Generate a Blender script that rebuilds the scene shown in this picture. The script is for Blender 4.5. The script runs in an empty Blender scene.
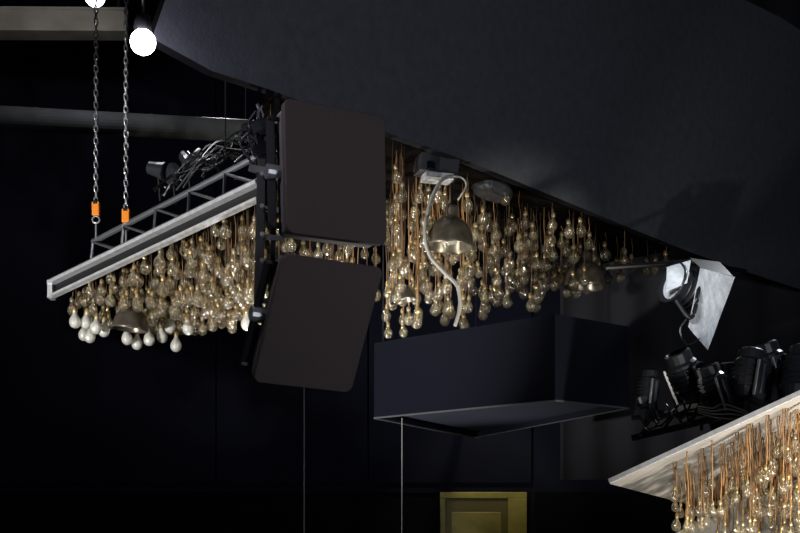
import bpy, math, random
from mathutils import Vector, Matrix
random.seed(7)
F=1111.1; EYE=1.7; HZ=530.5
def W(u,v,d):  # u, v are image pixel coordinates, d a chosen depth
    """image pixel: column u, row v, unprojected to depth d into the hall -> world metres"""
    return Vector(((u-400)/F*d, d, EYE+(HZ-v)/F*d))
def PX(p):
    return 400+p.x/p.y*F, HZ-(p.z-EYE)/p.y*F
# ---------------------------------------------------------------- materials
MATS={}
def mat(name,col,rough=.6,metal=0,noise=0,nscale=8,emit=None,estr=0,spec=.5,bump=0,bscale=60,bdist=.01):
    m=bpy.data.materials.new(name); m.use_nodes=True
    nt=m.node_tree; b=nt.nodes['Principled BSDF']
    b.inputs['Base Color'].default_value=(*col,1); b.inputs['Roughness'].default_value=rough
    b.inputs['Metallic'].default_value=metal; b.inputs['Specular IOR Level'].default_value=spec
    tc=nt.nodes.new('ShaderNodeTexCoord')
    if noise:
        n=nt.nodes.new('ShaderNodeTexNoise'); n.inputs['Scale'].default_value=nscale; n.inputs['Detail'].default_value=6
        nt.links.new(tc.outputs['Object'],n.inputs['Vector'])
        r=nt.nodes.new('ShaderNodeValToRGB')
        r.color_ramp.elements[0].position=.3; r.color_ramp.elements[1].position=.7
        r.color_ramp.elements[0].color=(*[c*(1-noise) for c in col],1)
        r.color_ramp.elements[1].color=(*[min(1,c*(1+noise)) for c in col],1)
        nt.links.new(n.outputs['Fac'],r.inputs['Fac']); nt.links.new(r.outputs['Color'],b.inputs['Base Color'])
    if bump:
        n2=nt.nodes.new('ShaderNodeTexNoise'); n2.inputs['Scale'].default_value=bscale
        nt.links.new(tc.outputs['Object'],n2.inputs['Vector'])
        bp=nt.nodes.new('ShaderNodeBump'); bp.inputs['Strength'].default_value=bump; bp.inputs['Distance'].default_value=bdist
        nt.links.new(n2.outputs['Fac'],bp.inputs['Height']); nt.links.new(bp.outputs['Normal'],b.inputs['Normal'])
    if emit:
        b.inputs['Emission Color'].default_value=(*emit,1); b.inputs['Emission Strength'].default_value=estr
    MATS[name]=m; return m
def glass(name,tint,body,bodyfac,lo,hi,rough=.12):
    m=bpy.data.materials.new(name); m.use_nodes=True; nt=m.node_tree; nt.nodes.clear()
    o=nt.nodes.new('ShaderNodeOutputMaterial'); t=nt.nodes.new('ShaderNodeBsdfTransparent'); t.inputs['Color'].default_value=(*tint,1)
    g=nt.nodes.new('ShaderNodeBsdfGlossy'); g.inputs['Roughness'].default_value=rough; g.inputs['Color'].default_value=(1,.97,.90,1)
    d=nt.nodes.new('ShaderNodeBsdfDiffuse'); d.inputs['Color'].default_value=(*body,1)
    lw=nt.nodes.new('ShaderNodeLayerWeight'); lw.inputs['Blend'].default_value=.35
    mr=nt.nodes.new('ShaderNodeMapRange'); mr.inputs['To Min'].default_value=lo; mr.inputs['To Max'].default_value=hi
    nt.links.new(lw.outputs['Facing'],mr.inputs['Value'])
    m1=nt.nodes.new('ShaderNodeMixShader'); m1.inputs[0].default_value=bodyfac
    nt.links.new(t.outputs[0],m1.inputs[1]); nt.links.new(d.outputs[0],m1.inputs[2])
    m2=nt.nodes.new('ShaderNodeMixShader'); nt.links.new(mr.outputs[0],m2.inputs[0])
    nt.links.new(m1.outputs[0],m2.inputs[1]); nt.links.new(g.outputs[0],m2.inputs[2]); nt.links.new(m2.outputs[0],o.inputs[0])
    MATS[name]=m
mat('wall_navy',(.0062,.0072,.0155),.85,noise=.3,nscale=.6,spec=.1)
mat('wall_dark',(.0030,.0030,.005),.85,spec=.1)
mat('board_matte',(.006,.005,.0045),1,spec=0)
mat('ceil',(.004,.004,.006),.9)
mat('floor',(.02,.018,.018),.5,noise=.3,nscale=3)
mat('canopy',(.076,.081,.096),.9,noise=.12,nscale=14,bump=.35,bscale=45,spec=.12)
mat('canopy_edge_shaded',(.008,.008,.010),.9,spec=.1)  # shade put into the colour: rim darkened so the lamp draws no bright line
mat('alu',(.62,.63,.66),.28,.4,noise=.15,nscale=20)
mat('alu_dark',(.13,.14,.155),.4,.4)
mat('black',(.008,.008,.010),.45)
mat('black_gloss',(.0042,.0048,.0085),.3,spec=.12)
mat('box_edge',(.04,.042,.05),.5,spec=.2)
mat('fixture_black',(.026,.028,.033),.35)
mat('grille',(.085,.067,.064),.75,noise=.1,nscale=200,bump=.4,bscale=300,spec=.2)
mat('cab_grey',(.13,.13,.135),.5)
mat('cord',(.16,.085,.034),.6)
mat('cord_copper',(.30,.155,.055),.6)
mat('cord_dark',(.06,.035,.018),.6)
mat('brass',(.55,.40,.19),.28,.7)
mat('cap',(.32,.27,.18),.4,.6)
mat('orange',(.9,.27,.02),.5)
mat('steel',(.5,.51,.53),.3,.7)
mat('wire',(.14,.14,.15),.5,.3)
mat('beam_paint',(.19,.18,.14),.6,noise=.3,nscale=3)
mat('duct',(.046,.05,.05),.8,0,noise=.4,nscale=2,spec=.15)
mat('gold_door',(.33,.28,.07),.45,.1,noise=.35,nscale=3)
mat('gold_dark',(.13,.11,.03),.5)
mat('white_cable',(.46,.44,.41),.5)
mat('board_light',(.34,.32,.295),.5,noise=.15,nscale=4)
mat('shade',(.13,.115,.09),.3,.6,noise=.3,nscale=15)
mat('white_plate',(.74,.77,.82),.45,.1,noise=.25,nscale=7,bump=.6,bscale=9,bdist=.03)
mat('emit',(1,1,1),.5,emit=(.93,.86,1.0),estr=30)
mat('curtain',(.034,.034,.040),.9,spec=.1)
glass('bulb_glass',(.975,.955,.90),(.82,.72,.52),.075,.15,.9,.095)
glass('bulb_frost',(.95,.95,.92),(.97,.97,.93),.65,.2,.8,.15)
# ---------------------------------------------------------------- mesh builder
class B:
    def __init__(s): s.v=[];s.f=[];s.m=[];s.names=[]
    def add(s,vs,fs,m):
        if m not in s.names: s.names.append(m)
        k=s.names.index(m); o=len(s.v)
        s.v+= [tuple(x) for x in vs]
        for f in fs: s.f.append([i+o for i in f]); s.m.append(k)
    def hexa(s,p,m):
        s.add(p,[(3,2,1,0),(4,5,6,7),(0,1,5,4),(1,2,6,5),(2,3,7,6),(3,0,4,7)],m)
    def box(s,c,sz,m,R=None):
        R=R or Matrix.Identity(3); c=Vector(c); x,y,z=[a/2 for a in sz]
        p=[c+R@Vector(q) for q in [(-x,-y,-z),(x,-y,-z),(x,y,-z),(-x,y,-z),(-x,-y,z),(x,-y,z),(x,y,z),(-x,y,z)]]
        s.hexa(p,m)
    def bar(s,a,b,w,h,m):
        a=Vector(a);b=Vector(b); d=(b-a).normalized(); up=Vector((0,0,1))
        if abs(d.z)>.95: up=Vector((0,1,0))
        x=d.cross(up).normalized(); z=x.cross(d)
        p=[]
        for e in (a,b):
            p+=[e-x*w/2-z*h/2,e+x*w/2-z*h/2,e+x*w/2+z*h/2,e-x*w/2+z*h/2]
        s.hexa(p,m)
    def tube(s,pts,r,m,n=6):
        pts=[Vector(p) for p in pts]; vs=[];fs=[]
        for i,p in enumerate(pts):
            d=(pts[min(i+1,len(pts)-1)]-pts[max(i-1,0)])
            d=d.normalized() if d.length>1e-9 else Vector((0,0,1))
            up=Vector((0,0,1)) if abs(d.z)<.9 else Vector((0,1,0))
            x=d.cross(up).normalized(); y=d.cross(x)
            for k in range(n):
                a=2*math.pi*k/n; vs.append(p+x*r*math.cos(a)+y*r*math.sin(a))
        for i in range(len(pts)-1):
            for k in range(n): fs.append((i*n+k,i*n+(k+1)%n,(i+1)*n+(k+1)%n,(i+1)*n+k))
        fs.append(tuple(range(n))[::-1]); fs.append(tuple(range((len(pts)-1)*n,len(pts)*n)))
        s.add(vs,fs,m)
    def lathe(s,prof,m,M=None,n=10):
        M=M or Matrix.Identity(4); vs=[];fs=[]
        for r,z in prof:
            for k in range(n):
                a=2*math.pi*k/n; vs.append(M@Vector((r*math.cos(a),r*math.sin(a),z)))
        for i in range(len(prof)-1):
            for k in range(n): fs.append((i*n+k,i*n+(k+1)%n,(i+1)*n+(k+1)%n,(i+1)*n+k))
        s.add(vs,fs,m)
    def slab(s,pts,off,m,me=None):
        n=len(pts); pts=[Vector(p) for p in pts]; off=Vector(off)
        vs=pts+[p+off for p in pts]
        s.add(vs,[tuple(range(n)),tuple(range(n,2*n))[::-1]],m)
        s.add(vs,[(i,(i+1)%n,n+(i+1)%n,n+i) for i in range(n)],me or m)
    def ring(s,R,r,m,M,sx=1,n=10,k2=5,stretch=0):
        vs=[];fs=[]
        for i in range(n):
            a=2*math.pi*i/n
            for k in range(k2):
                b=2*math.pi*k/k2; rr=R+r*math.cos(b)
                z=rr*math.sin(a)+(stretch if math.sin(a)>0 else -stretch)
                vs.append(M@Vector((rr*math.cos(a)*sx,r*math.sin(b),z)))
        for i in range(n):
            for k in range(k2):
                fs.append((i*k2+k,i*k2+(k+1)%k2,((i+1)%n)*k2+(k+1)%k2,((i+1)%n)*k2+k))
        s.add(vs,fs,m)
    def obj(s,name,smooth=False,parent=None,bevel=0):
        me=bpy.data.meshes.new(name); me.from_pydata(s.v,[],s.f)
        for nme in s.names: me.materials.append(MATS[nme])
        me.polygons.foreach_set('material_index',s.m); 
        if smooth: me.polygons.foreach_set('use_smooth',[True]*len(s.f))
        me.update(); o=bpy.data.objects.new(name,me); bpy.context.collection.objects.link(o)
        if bevel:
            mo=o.modifiers.new('b','BEVEL'); mo.width=bevel; mo.segments=2; mo.limit_method='ANGLE'
        if parent: o.parent=parent
        return o
def empty(name):
    e=bpy.data.objects.new(name,None); bpy.context.collection.objects.link(e); return e
def smooth_curve(pts,seg=8):
    pts=[Vector(p) for p in pts]; out=[]
    P=[pts[0]]+pts+[pts[-1]]
    for i in range(1,len(P)-2):
        for k in range(seg):
            t=k/seg; a,b,c,d=P[i-1],P[i],P[i+1],P[i+2]
            out.append(.5*((2*b)+(-a+c)*t+(2*a-5*b+4*c-d)*t*t+(-a+3*b-3*c+d)*t**3))
    out.append(pts[-1]); return out
CEIL=10.0
# ---------------------------------------------------------------- room
def room(name,c,sz,m):
    b=B(); b.box(c,sz,m); return b.obj(name)
room('floor',(0,6,-.1),(16,17,.2),'floor')
room('ceiling',(0,6,CEIL+.1),(16,17,.2),'ceil')
room('wall_back',(0,14.1,5),(16,.2,10),'wall_navy')
room('wall_left',(-7.9,6,5),(.2,16,10),'wall_navy')
room('wall_right',(7.9,6,5),(.2,16,10),'wall_navy')
room('wall_front',(0,-2.1,5),(16,.2,10),'wall_navy')
b=B(); b.box((-3.55,13.97,1.09),(8.1,.06,2.18),'wall_dark'); b.box((-3.55,13.95,2.19),(8.1,.1,.03),'wall_navy'); b.obj('trim_1')
b=B(); b.box((4.75,13.97,1.09),(6.1,.06,2.18),'wall_dark'); b.obj('trim_2')
b=B()
for x0,x1 in ((-7.6,-2.32),(-2.30,-.41),(-.39,1.65)):
    b.box(((x0+x1)/2,13.97,5.5),(x1-x0,.04,6.4),'wall_navy')
b.obj('trim_3')
dx0,dx1=W(440,500,13.9).x,W(527,500,13.9).x; cx=(dx0+dx1)/2; wd=dx1-dx0; top=W(0,492,13.9).z
b=B()
b.box((cx,13.945,top-.04),(wd,.09,.08),'gold_door'); b.box((dx0+.035,13.945,(top-.08)/2),(.07,.09,top-.08),'gold_door'); b.box((dx1-.12,13.945,(top-.08)/2),(.24,.09,top-.08),'gold_door')
b.box((cx-.09,13.955,(top-.08)/2),(wd-.3,.05,top-.085),'gold_dark')
b.box((cx-.09,13.935,(top-.2)/2+.02),(wd-.46,.03,top-.34),'gold_door')
b.box((dx1-.30,13.92,1.0),(.05,.06,.14),'brass')
b.obj('door_1',bevel=.008)
b=B(); N=90; vs=[];x0,x1=1.9,5.6
for i in range(N+1):
    x=x0+(x1-x0)*i/N; y=13.1+.035*math.sin(i*.55)+.02*math.sin(i*.23)
    vs+=[(x,y,2.3),(x,y,CEIL)]
b.add(vs,[(2*i,2*i+2,2*i+3,2*i+1) for i in range(N)],'curtain'); c=b.obj('stage_curtain',smooth=True)
c.modifiers.new('s','SOLIDIFY').thickness=.02
# ---------------------------------------------------------------- beam + duct
b=B()
a1=W(-60,23,11.6);a2=W(128,24,11.9)
b.bar(a1,a2,.2,.05,'beam_paint')
for dz in (.11,-.11): b.bar(a1+Vector((0,0,dz)),a2+Vector((0,0,dz)),.24,.03,'beam_paint')
b.bar(a1,a2,.03,.2,'beam_paint'); b.bar(a1+Vector((0,-.1,0)),a2+Vector((0,-.1,0)),.02,.2,'beam_paint')
for t in (.25,.95):
    p=a1.lerp(a2,t); b.tube([p+Vector((0,0,.1)),(p.x,p.y,CEIL)],.02,'black')
b.obj('steel_beam')
b=B(); a1=W(-80,113,11.2);a2=W(262,132,11.7)
b.tube([a1.lerp(a2,i/12) for i in range(13)],.115,'duct',24)
for i in range(0,13,4):
    p=a1.lerp(a2,i/12); d=(a2-a1).normalized()*.015; b.tube([p-d,p+d],.120,'duct',24)
for t in (.1,.95):
    p=a1.lerp(a2,t); b.tube([p,(p.x,p.y,CEIL)],.006,'black')
b.obj('ventilation_duct',smooth=False)
# ---------------------------------------------------------------- bright lamps
def stage_lamp(u,v,d,r):
    c=W(u,v,d); b=B()
    prof=[(0.0001,-r),(r*.35,-r*.94),(r*.65,-r*.76),(r*.87,-r*.5),(r*.97,-r*.25),(r,0),(r*.97,r*.25),(r*.87,r*.5),(r*.5,r*.87)]
    b.lathe(prof,'emit',Matrix.Translation(c),24)
    b.lathe([(r*.55,r*.8),(r*.75,r*1.1),(r*.6,r*2),(r*.2,r*2.3),(.0001,r*2.3)],'black',Matrix.Translation(c),14)
    b.tube([c+Vector((0,0,r*2.2)),(c.x,c.y,CEIL-.02)],.009,'black')
    b.obj('stage_lamp',smooth=True); return c
L1=stage_lamp(143,42,6.0,.068)
L2=stage_lamp(95,-3,10.6,.09)
# ---------------------------------------------------------------- canopy fascia
e0=W(150,41,6.2)
dirE=Vector((.678,.735,0)).normalized()
lean=Vector((.5,-.47,5.2)).normalized()
def onplane(u,v):
    n=dirE.cross(lean); o=Vector((0,0,EYE)); r=W(u,v,1)-o
    return o+r*((e0-o).dot(n)/r.dot(n))
poly=[onplane(152,38)]
for q in [(212,71),(268,89),(330,112),(392,134),(470,162),(560,199),(640,232),(690,252),(735,268),(805,291)]: poly.append(onplane(*q))
poly+= [onplane(812,40),onplane(800,30),onplane(780,17),onplane(745,0),onplane(700,-22),onplane(300,-240),onplane(195,-200),onplane(168,-8)]
b=B(); b.slab(poly,(-.05,.055,0),'canopy','canopy_edge_shaded')
q=onplane(520,-60)+Vector((-.1,.12,0)); b.tube([q,(q.x,q.y,CEIL)],.012,'black')
can=b.obj('acoustic_canopy_panel')
# ---------------------------------------------------------------- bulbs
BP=[(.0001,-1.25),(.3,-1.22),(.6,-1.06),(.84,-.8),(.97,-.45),(1.0,-.1),(.92,.3),(.72,.68),(.5,1.0),(.37,1.3),(.34,1.5)]
CP=[(.36,1.45),(.4,1.5),(.4,2.1),(.3,2.25),(.12,2.45),(.0001,2.5)]
def bulb(bg,bc,x,y,z,r,mt='bulb_glass'):
    M=Matrix.Translation((x,y,z))@Matrix.Rotation(random.uniform(-.12,.12),4,'X')@Matrix.Rotation(random.uniform(-.12,.12),4,'Y')@Matrix.Diagonal((r,r,r,1))
    bg.lathe(BP,mt,M,12); bc.lathe(CP,random.choice(['brass','cap','brass']),M,8)
    bc.lathe([(.16,1.4),(.13,.6),(.2,.2),(.0001,.1)],'brass',M,5)
    return z+2.4*r
def cord(bc,x,y,z0,z1,ms=('cord','cord_dark','cord_dark'),r=.0036):
    w=random.uniform(.002,.015); pts=[]
    for i in range(5):
        t=i/4; pts.append((x+w*math.sin(t*math.pi)*math.sin(t*5),y,z0+(z1-z0)*t))
    bc.tube(pts,r,random.choice(ms),4)
chand=empty('light_bulb_chandelier')
bg,bc,fr=B(),B(),B()
A=W(54,284,9.2); Bq=W(262,184,7.8)
ax=(Bq-A); back=Vector((.72,1.0,0))
fr.slab([A+back*.05,Bq+back*.05,Bq+back,A+back],(0,0,.03),'board_matte')
placed=[]
def free(p,r):
    for q,rr in placed:
        if abs(p.x-q.x)<.95*(r+rr) and abs(p.y-q.y)<.95*(r+rr) and abs(p.z-q.z)<1.7*(r+rr): return False
    placed.append((p,r)); return True
n=0
for _ in range(1500):
    if n>=260: break
    s=random.uniform(.02,1); t=random.uniform(.02,1)
    p=A+ax*s+back*t
    ln=random.uniform(.02,.16+.52*s)
    r=random.uniform(.038,.047)
    z=p.z-ln-2.4*r
    u,v=PX(Vector((p.x,p.y,z)))
    if v>348 or u>264 or v>322+ (u-60)*.5: continue
    if not free(Vector((p.x,p.y,z)),r): continue
    n+=1
    zt=bulb(bg,bc,p.x,p.y,z,r,'bulb_glass'); cord(bc,p.x,p.y,zt,p.z)
for u,v,d in [(75,321,9.1),(86,322,9.15),(96,327,9.1),(90,336,9.3),(104,330,9.25),(127,338,9.4),(137,343,9.5),(149,339,9.4),(162,336,9.5),(176,345,9.4),(188,328,9.2),(247,323,8.6),(84,334,9.5),(170,326,9.3)]:
    p=W(u,v,d); k=(p.x-A.x)/(ax.x); top=A.z+.25*k+.02
    zt=bulb(bg,bc,p.x,p.y,p.z,.048,'bulb_frost'); cord(bc,p.x,p.y,zt,top)
nx=Vector((-.02,-.03,0)); dn=lambda z:Vector((0,0,z))
fr.bar(A+nx,Bq+nx,.07,.026,'alu'); fr.bar(A+nx+dn(-.115),Bq+nx+dn(-.115),.06,.020,'alu'); fr.bar(A+nx+dn(.025),Bq+nx+dn(.025),.02,.02,'alu_dark')
fr.bar(A+dn(-.055),Bq+dn(-.055),.012,.09,'black')
fr.box(A+Vector((-.02,0,-.05)),(.04,.10,.15),'alu')
C=W(93,242,9.35); D=W(262,154,8.3)
fr.tube([C,D],.024,'alu_dark',8); 
C2=C+Vector((.45,.6,0)); D2=D+Vector((.45,.6,0)); fr.tube([C2,D2],.022,'alu_dark',8)
for i in range(6):
    t=i/5; p=C.lerp(D,t); q=A.lerp(Bq,.2+.8*t)
    fr.tube([p,q],.012,'alu_dark',6); fr.tube([p,C2.lerp(D2,t)],.012,'alu_dark',6)
    if i<5: fr.tube([p,A.lerp(Bq,.2+.8*(t+1/5))],.010,'alu_dark',6)
for i in range(7):
    u=158+i*15; p=W(u,206-(u-100)*.40-random.uniform(2,14),8.9)
    M=Matrix.Translation(p)@Matrix.Rotation(random.uniform(0,6),4,'Z')@Matrix.Rotation(random.uniform(.5,1.6),4,'X')
    fr.lathe([(.0001,.09),(.05,.08),(.06,0),(.075,-.07),(.055,-.075),(.0001,-.05)],'fixture_black',M,12)
    fr.tube([p,p+Vector((.02,0,-.25))],.012,'black',5)
for i in range(12):
    u=random.uniform(150,235)
    pts=[W(u,225-(u-100)*.45+random.uniform(-14,2),8.6)]
    for k in range(4):
        u+=random.uniform(10,22); pts.append(W(u,220-(u-100)*.47+random.uniform(-24,2),8.6+random.uniform(-.1,.2)))
    fr.tube(smooth_curve(pts,5),.007,random.choice(['black','alu_dark','fixture_black','black']),5)
# centre board, level, behind the canopy edge
h2=e0.z+.04
bk=Vector((-.735,.68,0))
q0=e0+dirE*1.0+bk*.15; q1=e0+dirE*6.3+bk*.15
q0.z=q1.z=h2
k0=-.122
def atline(y): return Vector((k0*y,y,h2))
fr.slab([q0+dirE*.05,q1,q1+bk*1.0,atline(8.9)+Vector((.6,.5,0)),atline(8.6),atline(7.15)],(0,0,.03),'board_matte')
def inside(x,y,P):
    c=False;j=len(P)-1
    for i in range(len(P)):
        if (P[i][1]>y)!=(P[j][1]>y) and x<(P[j][0]-P[i][0])*(y-P[i][1])/(P[j][1]-P[i][1])+P[i][0]: c=not c
        j=i
    return c
reg=[(270,140),(385,138),(470,168),(560,204),(700,256),(690,262),(610,284),(560,300),(520,318),(470,330),(400,335),(270,325)]
cnt=0
for _ in range(6000):
    if cnt>=330: break
    s=5.4*random.random(); t=random.random()*(2.3-1.3*s/5.3)
    p=q0+dirE*s+bk*t
    ln=1.2*random.random()**1.25+.03; r=.035+.015*s/5.3+random.uniform(-.002,.004)
    z=h2-ln-2.4*r
    u,v=PX(Vector((p.x,p.y,z)))
    if not inside(u,v,reg) or p.x/p.y<-.121: continue
    if u<385 and random.random()<.5: continue
    if u>600 and random.random()<.15: continue
    if v>290 and random.random()<.35: continue
    if not free(Vector((p.x,p.y,z)),r): continue
    ms=('cord_copper','cord','cord_dark') if u<440 else ('cord','cord_copper','cord_dark','cord_dark')
    zt=bulb(bg,bc,p.x,p.y,z,r); cord(bc,p.x,p.y,zt,h2,ms); cnt+=1
for p in (Bq+back*.5,q0+dirE*4+bk*.6,q0+dirE*.6+bk*1.2):
    fr.tube([p,(p.x,p.y,CEIL)],.006,'black',5)
bg.obj('bulb_glass_cluster',True,chand); bc.obj('cords_and_caps',True,chand); fr.obj('rail_frame',False,chand)
# ---------------------------------------------------------------- chains
def chain(u0,v0,u1,v1,d):
    e=empty('hoist_chain')
    a=W(u1,v1,d); b=B(); z=a.z+.02; i=0; P=.050
    while z<CEIL-.02:
        M=Matrix.Translation((a.x,a.y,z))@Matrix.Rotation(math.pi/2*(i%2)+.5,4,'Z')
        b.ring(.016,.0065,'steel',M,1,8,4,.013); z+=P; i+=1
    b.obj('links',True,e)
    k=B(); k.box(a+Vector((0,0,-.05)),(.06,.05,.11),'orange'); k.box(a+Vector((0,0,.0)),(.035,.06,.03),'black')
    k.ring(.03,.009,'steel',Matrix.Translation(a+Vector((0,0,-.14))),1,12,6,0)
    k.tube([a+Vector((0,0,-.16)),a+Vector((0,0,-.30))],.01,'steel',6)
    k.obj('hook',False,e,.006)
chain(93,10,96,203,9.3); chain(125,10,126,210,9.1)
# ---------------------------------------------------------------- loudspeakers
def speaker(TL,TR,BR,BL,depth):
    e=empty('loudspeaker')
    X=((TR-TL)+(BR-BL)); Z=((TL-BL)+(TR-BR)); n=X.cross(Z).normalized()
    if n.y>0: n=-n
    def bil(a,c): return (TL*(1-a)+TR*a)*(1-c)+(BL*(1-a)+BR*a)*c
    w=(TR-TL).length; hh=(TL-BL).length
    def outline(inset,rad):
        out=[]; rx,rz=rad/w,rad/hh; ix,iz=inset/w,inset/hh
        for cx_,cz_,a0 in ((1-ix-rx,iz+rz,0),(ix+rx,iz+rz,90),(ix+rx,1-iz-rz,180),(1-ix-rx,1-iz-rz,270)):
            for k in range(7):
                a=math.radians(a0+15*k); out.append(bil(cx_+rx*math.cos(a),cz_-rz*math.sin(a)))
        return out
    b=B(); o=outline(0,.045); o2=outline(.004,.042)
    N=len(o)
    vs=[p for p in o2]+[p-n*.006 for p in o]+[p-n*.05 for p in o]
    fs=[tuple(range(N))]
    for r_ in (0,1):
        for i in range(N): fs.append((r_*N+i,r_*N+(i+1)%N,(r_+1)*N+(i+1)%N,(r_+1)*N+i))
    b.add(vs,fs,'grille'); b.obj('grille',False,e)
    b=B(); o=outline(.02,.03); c=sum(o,Vector())/len(o)
    vs=[p-n*.045 for p in o]+[p-n*depth*.55 for p in o]+[c+(p-c)*.72-n*depth for p in o]
    fs=[tuple(range(2*N,3*N))[::-1],tuple(range(N))]
    for r_ in (0,1):
        for i in range(N): fs.append((r_*N+i,r_*N+(i+1)%N,(r_+1)*N+(i+1)%N,(r_+1)*N+i))
    b.add(vs,fs,'cab_grey'); 
    b.obj('cabinet',False,e)
    b=B(); left=bil(0,.5); xl=(TL-TR).normalized(); up=(TL-BL).normalized()
    m0=left+xl*.03-n*.16
    b.bar(m0+up*hh*.40,m0-up*hh*.40,.05,.02,'black')
    b.tube([m0-xl*.06,m0+xl*.03],.045,'steel',12)
    b.bar(m0+up*hh*.40-xl*.1,m0+up*hh*.40+xl*.02,.05,.02,'black'); b.bar(m0-up*hh*.40-xl*.1,m0-up*hh*.40+xl*.02,.05,.02,'black')
    b.obj('yoke',False,e)
    return e
speaker(W(284,97,6.4),W(385,117,6.68),W(387,245,6.68),W(287,232,6.4),.34)
speaker(W(285,253,6.35),W(384,268,6.62),W(351,393,6.78),W(253,382,6.5),.30)
b=B()
t0=W(262,160,6.8); t1=W(258,322,6.8)
b.bar(t0,t1,.05,.05,'black'); b.bar(t0+Vector((.07,.1,0)),t1+Vector((.07,.1,0)),.03,.03,'black')
b.bar(W(256,152,6.8),W(290,138,6.9),.06,.07,'black'); b.bar(W(250,168,6.8),W(290,176,6.7),.03,.04,'black')
for v in (176,208,236,262,300):
    p=W(263,v,6.76); b.tube([p,p+Vector((0,-.05,0))],.014,'steel',8); b.bar(W(258,v,6.8),W(284,v+3,6.75),.025,.03,'black')
b.tube(smooth_curve([W(262,150,6.8),W(258,118,7),W(268,100,7.2),W(280,96,7.3)],6),.012,'black',6)
for i in range(12):
    u=random.uniform(252,275); v=random.uniform(98,150)
    b.tube(smooth_curve([W(u,v,6.9),W(u+random.uniform(-12,8),v+14,6.9),W(u+random.uniform(-10,14),v+32,6.85),W(264,v+60,6.8)],5),.009,random.choice(['black','fixture_black','alu_dark']),5)
b.bar(W(276,150,6.95),Vector((W(276,150,6.95).x,7.05,h2)),.03,.03,'black')
b.bar(W(262,160,6.8),W(270,120,7.2),.05,.04,'fixture_black')
b.lathe([(.0001,.05),(.05,.04),(.06,0),(.06,-.06),(.0001,-.06)],'fixture_black',Matrix.Translation(W(262,128,6.9))@Matrix.Rotation(1.2,4,'Y'),12)
b.obj('speaker_rigging_bracket')
# ---------------------------------------------------------------- suspended black box
hb=EYE+.936; ht=EYE+1.56
Fp=(1.116,8.0);Lp=(-.215,9.25);Rp=(1.75,8.5);Bp=(.75,11.2)
b=B(); q=[Lp,Fp,Rp,Bp]
cxy=(sum(a[0] for a in q)/4,sum(a[1] for a in q)/4)
def ins(p,k): return (cxy[0]+(p[0]-cxy[0])*k,cxy[1]+(p[1]-cxy[1])*k)
for i in range(4):
    a,c=q[i],q[(i+1)%4]; ai,ci=ins(a,.965),ins(c,.965)
    b.hexa([Vector((*a,hb)),Vector((*c,hb)),Vector((*ci,hb)),Vector((*ai,hb)),Vector((*a,ht)),Vector((*c,ht)),Vector((*ci,ht)),Vector((*ai,ht))],'black_gloss')
b.slab([Vector((*ins(p,.97),hb+.05)) for p in q],(0,0,.03),'wall_navy')
for i in range(4):
    b.bar(Vector((*q[i],hb)),Vector((*q[(i+1)%4],hb)),.012,.012,'box_edge')
for p in (Lp,Bp):
    p2=ins(p,.93); b.tube([Vector((*p2,hb+.3)),Vector((*p2,h2 if p is Lp else CEIL-.01))],.005,'black',5)
b.bar((.8,11.0,ht-.12),(.8,13.93,ht-.12),.08,.08,'black')
b.obj('suspended_black_box')
# ---------------------------------------------------------------- pendant shades
def pendant(u,v,d,r,tilt=0,topz=None):
    c=W(u,v,d); M=Matrix.Translation(c)@Matrix.Rotation(tilt,4,'Y')@Matrix.Diagonal((r,r,r,1)); b=B()
    b.lathe([(1,-.55),(1.03,-.5),(.98,-.38),(.92,.0),(.72,.38),(.45,.6),(.3,.72),(.28,1.0),(.22,1.15),(.0001,1.2)],'shade',M,24)
    b.lathe([(.97,-.54),(.9,-.4),(.85,0),(.65,.33),(.3,.55),(.0001,.6)],'shade',M,24)
    b.lathe([(.0001,-.45),(.3,-.38),(.42,-.1),(.3,.2),(.15,.5)],'bulb_frost',M,12)
    top=c+Vector((0,0,r*1.1)); b.tube([top,(c.x,c.y,topz or h2)],.006,'cord_dark',5)
    return b.obj('pendant_lamp',smooth=True)
pendant(131,320,9.0,.145,.1,3.95)
pendant(450,234,8.4,.185,.05)
pendant(585,276,9.9,.185,.05)
pendant(402,294,8.4,.10,-.2)
# floodlight fixture + white cable at centre
b=B(); c=W(437,166,8.25)
b.box(c,(.30,.16,.17),'fixture_black',Matrix.Rotation(.3,3,'Z')@Matrix.Rotation(.12,3,'Y')); b.box(c+Vector((0,-.03,-.10)),(.22,.14,.05),'alu',Matrix.Rotation(.3,3,'Z'))
b.box(c+Vector((-.05,-.1,-.03)),(.06,.03,.06),'black_gloss',Matrix.Rotation(.3,3,'Z'))
b.tube([c,(c.x,c.y,h2)],.014,'black',6)
b.obj('floodlight_fixture',bevel=.008)
b=B()
b.tube(smooth_curve([W(452,176,8.1),W(441,181,8.0),W(431,200,7.9),(W(425,228,7.8)),W(429,254,7.8),W(444,272,7.8),W(457,286,7.8),W(460,306,7.8),W(455,326,7.8)],6),.0125,'white_cable',8)
b.tube(smooth_curve([W(452,176,8.1),W(462,178,8.1),W(466,186,8.1),W(458,200,8.1)],6),.007,'white_cable',6)
b.obj('power_cable',smooth=True)
b=B(); c=W(492,190,8.95); b.lathe([(.0001,.05),(.14,.05),(.17,.02),(.17,-.02),(.14,-.05),(.0001,-.03)],'fixture_black',Matrix.Translation(c)@Matrix.Rotation(.3,4,'Y'),20)
b.tube([c,(c.x,c.y,h2)],.015,'black',6); b.obj('disc_light_fixture',smooth=False)
# ---------------------------------------------------------------- suspension cables
for u,v,d in ((304,385,6.7),(402,418,9.2)):
    b=B(); p=W(u,v,d); b.tube([p,(p.x,p.y,0)],.0045,'wire',6); b.obj('suspension_cable')
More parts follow.
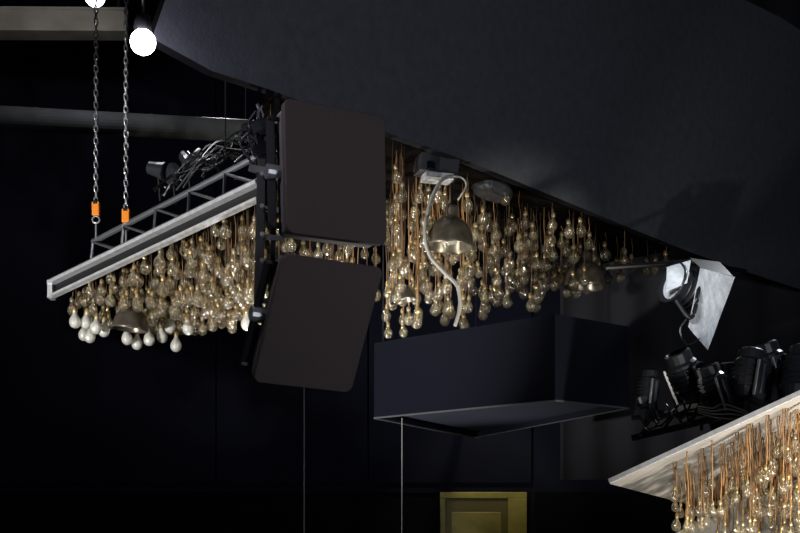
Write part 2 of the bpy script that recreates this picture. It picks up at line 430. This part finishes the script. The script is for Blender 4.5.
# ---------------------------------------------------------------- theatre spotlight with barn doors
e=empty('theater_spotlight'); b=B(); c=W(684,288,9.0)
R=Matrix.Rotation(math.radians(25),4,'Z')@Matrix.Rotation(math.radians(-75),4,'Y')
M=Matrix.Translation(c)@R
b.lathe([(.0001,-.2),(.09,-.19),(.13,-.12),(.14,0),(.15,.1),(.17,.13),(.16,.14),(.13,.1),(.0001,.06)],'fixture_black',M,24)
for k in range(4): b.lathe([(.135,-.12+.05*k),(.155,-.115+.05*k),(.155,-.105+.05*k),(.135,-.1+.05*k)],'black',M,24)
b.obj('housing',True,e)
b=B(); b.lathe([(.0001,.075),(.07,.09),(.13,.105)],'white_plate',M,20); b.obj('lens',True,e)
b=B()
def crumple(c00,c10,c11,c01,amp,nu=4,nv=5):
    rs=random.Random(3); vs=[];nrm=(c10-c00).cross(c01-c00).normalized()
    for j in range(nv+1):
        for i in range(nu+1):
            a,c_=i/nu,j/nv; p=(c00*(1-a)+c10*a)*(1-c_)+(c01*(1-a)+c11*a)*c_
            vs.append(p+nrm*rs.uniform(-amp,amp))
    b.add(vs,[(j*(nu+1)+i,j*(nu+1)+i+1,(j+1)*(nu+1)+i+1,(j+1)*(nu+1)+i) for j in range(nv) for i in range(nu)],'white_plate')
crumple(W(700,268,8.85),W(735,277,9.0),W(708,350,8.95),W(688,327,8.8),.003)
b.slab([W(702,269,8.875),W(733,276,9.025),W(707,348,8.975),W(690,325,8.825)],(0,.01,0),'alu_dark')
b.slab([W(667,267,8.9),W(691,260,8.9),W(687,283,8.8),W(666,292,8.8)],(0,.012,0),'white_plate')
b.slab([W(690,258,8.95),W(720,262,9.1),W(733,276,9.0),W(702,269,8.9)],(0,.012,0),'black')
b.obj('barn_doors',False,e)
b=B(); pts=[W(676,300,8.75),W(690,318,8.75),W(697,300,8.8),W(700,262,9.0)]
b.tube(smooth_curve(pts,6),.018,'black',6)
b.tube([W(605,268,9.0),W(690,262,9.15),onplane(745,271)],.022,'black',8); b.tube(smooth_curve([W(690,315,8.8),W(680,330,8.8),W(688,345,8.8),W(700,338,8.9)],6),.009,'black',5)
b.obj('yoke_and_bar',False,e)
# ---------------------------------------------------------------- lower-right chandelier
ch2=empty('light_bulb_chandelier'); bg,bc,fr=B(),B(),B()
a0=W(610,484,7.6);a1=W(830,383,6.5);a2=W(830,486,8.2);a3=W(718,512,8.5)
fr.slab([a0,a1,a2,a3],(0,0,.025),'board_light','alu')
c0=W(640,556,7.9);c1=W(722,510,7.9);c2=W(830,470,7.2);c3=W(830,590,7.6)
fr.slab([c0,c1,c2,c3],(0,0,.02),'board_light','alu')
fr.bar(a0+Vector((0,0,.02)),a1+Vector((0,0,.02)),.03,.03,'alu')
for p in (a1,a2): fr.bar(p,Vector((7.78,p.y,p.z)),.05,.05,'black')
fr.bar(c2,Vector((c2.x+1,c2.y,c2.z)),.05,.05,'black'); fr.bar(Vector((c2.x+1,c2.y,c2.z)),Vector((7.78,c2.y,c2.z)),.05,.05,'black')
n=0
for _ in range(1800):
    if n>=210: break
    s=random.random()**.75*.8+.18;t=random.uniform(.02,.8)
    p=(a0*(1-s)+a1*s)*(1-t)+(a3*(1-s)+a2*s)*t
    ln=random.uniform(.14,.22+.55*s); r=random.uniform(.026,.033)
    if not free(Vector((p.x,p.y,p.z-ln-2.4*r)),r): continue
    n+=1
    zt=bulb(bg,bc,p.x,p.y,p.z-ln-2.4*r,r); cord(bc,p.x,p.y,zt,p.z,('cord_copper','cord','cord_copper'),.0042)
    if random.random()<.5: cord(bc,p.x+.015,p.y,zt+random.uniform(0,.1),p.z,('cord_copper','cord'),.0042)
bg.obj('bulb_glass_cluster',True,ch2); bc.obj('cords_and_caps',True,ch2); fr.obj('board_frame',False,ch2)
# ---------------------------------------------------------------- moving-head lights on the unit
def mover(u,v,d,tx,tz,sc=1):
    e=empty('moving_head_light'); c=W(u,v,d)
    b=B(); M=Matrix.Translation(c)@Matrix.Rotation(tz,4,'Z')@Matrix.Rotation(tx,4,'Y')@Matrix.Diagonal((sc,sc,sc,1))
    R=M.to_3x3()
    b.lathe([(.0001,-.17),(.07,-.16),(.10,-.1),(.10,.08),(.085,.1),(.085,.16),(.07,.17),(.06,.15),(.0001,.14)],'fixture_black',M,16)
    for k in range(5): b.lathe([(.1,-.1+.035*k),(.112,-.095+.035*k),(.112,-.085+.035*k),(.1,-.08+.035*k)],'fixture_black',M,16)
    b.obj('head',False,e)
    b=B()
    for sx in (-1,1): b.box(M@Vector((0,sx*.135,-.06)),(.07*sc,.03*sc,.26*sc),'fixture_black',R.normalized())
    b.box(M@Vector((0,0,-.2)),(.09*sc,.3*sc,.05*sc),'black',R.normalized())
    b.box(M@Vector((.03,0,-.26)),(.2*sc,.22*sc,.09*sc),'fixture_black',R.normalized())
    b.box(M@Vector((.0,-.155,-.05)),(.018,.012,.2*sc),'alu_dark',R.normalized())
    b.box(M@Vector((-.045,-.145,-.05)),(.008,.03,.24*sc),'alu',R.normalized())
    base=M@Vector((0,0,-.28)); b.tube([base,base+Vector((0,0,-.12))],.015,'black',6)
    b.obj('base_and_yoke',False,e,.006)
mover(648,388,8.6,.1,.3,.8); mover(686,376,8.6,-.5,.5,1.2); mover(714,388,8.3,-.35,.2,1.05)
mover(748,374,8.2,.2,.4,1.1); mover(772,368,8.3,-.35,.1,1.15); mover(800,374,8.0,.3,.7,1.2); mover(732,384,8.7,-.1,.9,1.0)
b=B()
b.tube([W(632,438,8.5),W(830,392,7.9),Vector((7.78,7.9,EYE+1.0))],.025,'fixture_black',8); b.tube([W(632,418,8.6),W(830,405,8.0)],.02,'fixture_black',8)
for i in range(9): b.tube([W(640+22*i,436-5*i,8.45),W(651+22*i,418-1.5*i,8.55)],.012,'alu_dark',6)
for i in range(16):
    u=636+i*10+random.uniform(-5,5); v=418-i*2
    b.tube(smooth_curve([W(u,v-10,8.3),W(u+8,v+random.uniform(2,16),8.2),W(u+18,v+random.uniform(-6,14),8.2),W(u+26,v-8,8.3)],6),.009,random.choice(['fixture_black','alu_dark']) ,5)
b.obj('lighting_truss')
b=B()
for i in range(4):
    b.tube(smooth_curve([W(698,406+2*i,8.0),W(713,408+3*i,7.9),W(724+3*i,404+5*i,7.9),W(748,412+2*i,8.0)],6),.006,'white_cable',6)
b.obj('cable_bundle',smooth=True)
# ---------------------------------------------------------------- lights
def aim(o,t): o.rotation_euler=(Vector(t)-o.location).to_track_quat('-Z','Y').to_euler()
def spot(name,loc,tgt,e,col,ang,size=.15,blend=.6):
    l=bpy.data.lights.new(name,'SPOT'); l.energy=e; l.color=col; l.spot_size=math.radians(ang); l.spot_blend=blend; l.shadow_soft_size=size
    o=bpy.data.objects.new(name,l); bpy.context.collection.objects.link(o); o.location=loc; aim(o,tgt)
def point(name,loc,e,col,size=.1):
    l=bpy.data.lights.new(name,'POINT'); l.energy=e; l.color=col; l.shadow_soft_size=size
    o=bpy.data.objects.new(name,l); bpy.context.collection.objects.link(o); o.location=loc
spot('house_key',(-5.5,3.5,1.2),(-1.6,8.6,3.5),2400,(1,.97,.92),36,.08)
spot('canopy_wash',(3.2,.4,1.6),(1.9,8.0,6.0),640,(.86,.9,1),100,.5,1)
spot('bulb_warm',(3.8,4.5,1.0),(.9,8.8,3.1),1000,(1,.92,.76),30,.07)
spot('bulb_fill_low',(-1.6,10.4,.4),(.2,8.9,3.8),800,(1,.96,.88),62,.07)  # added unseen light low behind the canopy, for sparkle in the bulbs
spot('bulb_side_spot',(-3.4,6.2,.6),(.2,8.9,3.3),1300,(1,.96,.90),28,.05)
spot('back_kick',(-2.0,12.6,6.5),(-.6,8.6,3.4),700,(.95,.97,1),50,.08)
spot('low_right_wash',(1.0,4.0,.6),(2.9,7.6,2.4),300,(1,.95,.87),45,.1)
spot('plate_fill',W(640,250,7.6),W(704,300,9),80,(.92,.96,1),36,.1)  # added light aimed at the white plate to brighten it, not the spotlight's own
spot('movers_fill',(4.6,10.2,5.6),(2.6,8.3,2.7),330,(.9,.95,1),50,.1)  # added light from above right, brightens the dark moving heads
spot('door_fill',(cx,12.4,4.2),(cx,13.9,1.7),66,(1,.92,.55),60,.1)  # added warm fill above the door, no lamp is modelled there
point('lamp_glow',L1+Vector((-.08,-.10,-.12)),12,(.9,.88,1),.07)
point('lamp_glow_rear',L2+Vector((0,-.25,-.15)),40,(.95,.92,1),.12)
w=bpy.data.worlds.new('World'); bpy.context.scene.world=w; w.use_nodes=True
w.node_tree.nodes['Background'].inputs[0].default_value=(.4,.45,.6,1); w.node_tree.nodes['Background'].inputs[1].default_value=.03
sc=bpy.context.scene; sc.view_settings.view_transform='Standard'; sc.view_settings.exposure=0
cam=bpy.data.cameras.new('Camera'); co=bpy.data.objects.new('Camera',cam); bpy.context.collection.objects.link(co)
co.location=(0,0,EYE); co.rotation_euler=(math.pi/2,0,0); cam.lens=50; cam.sensor_width=36; cam.shift_y=.33; sc.camera=co
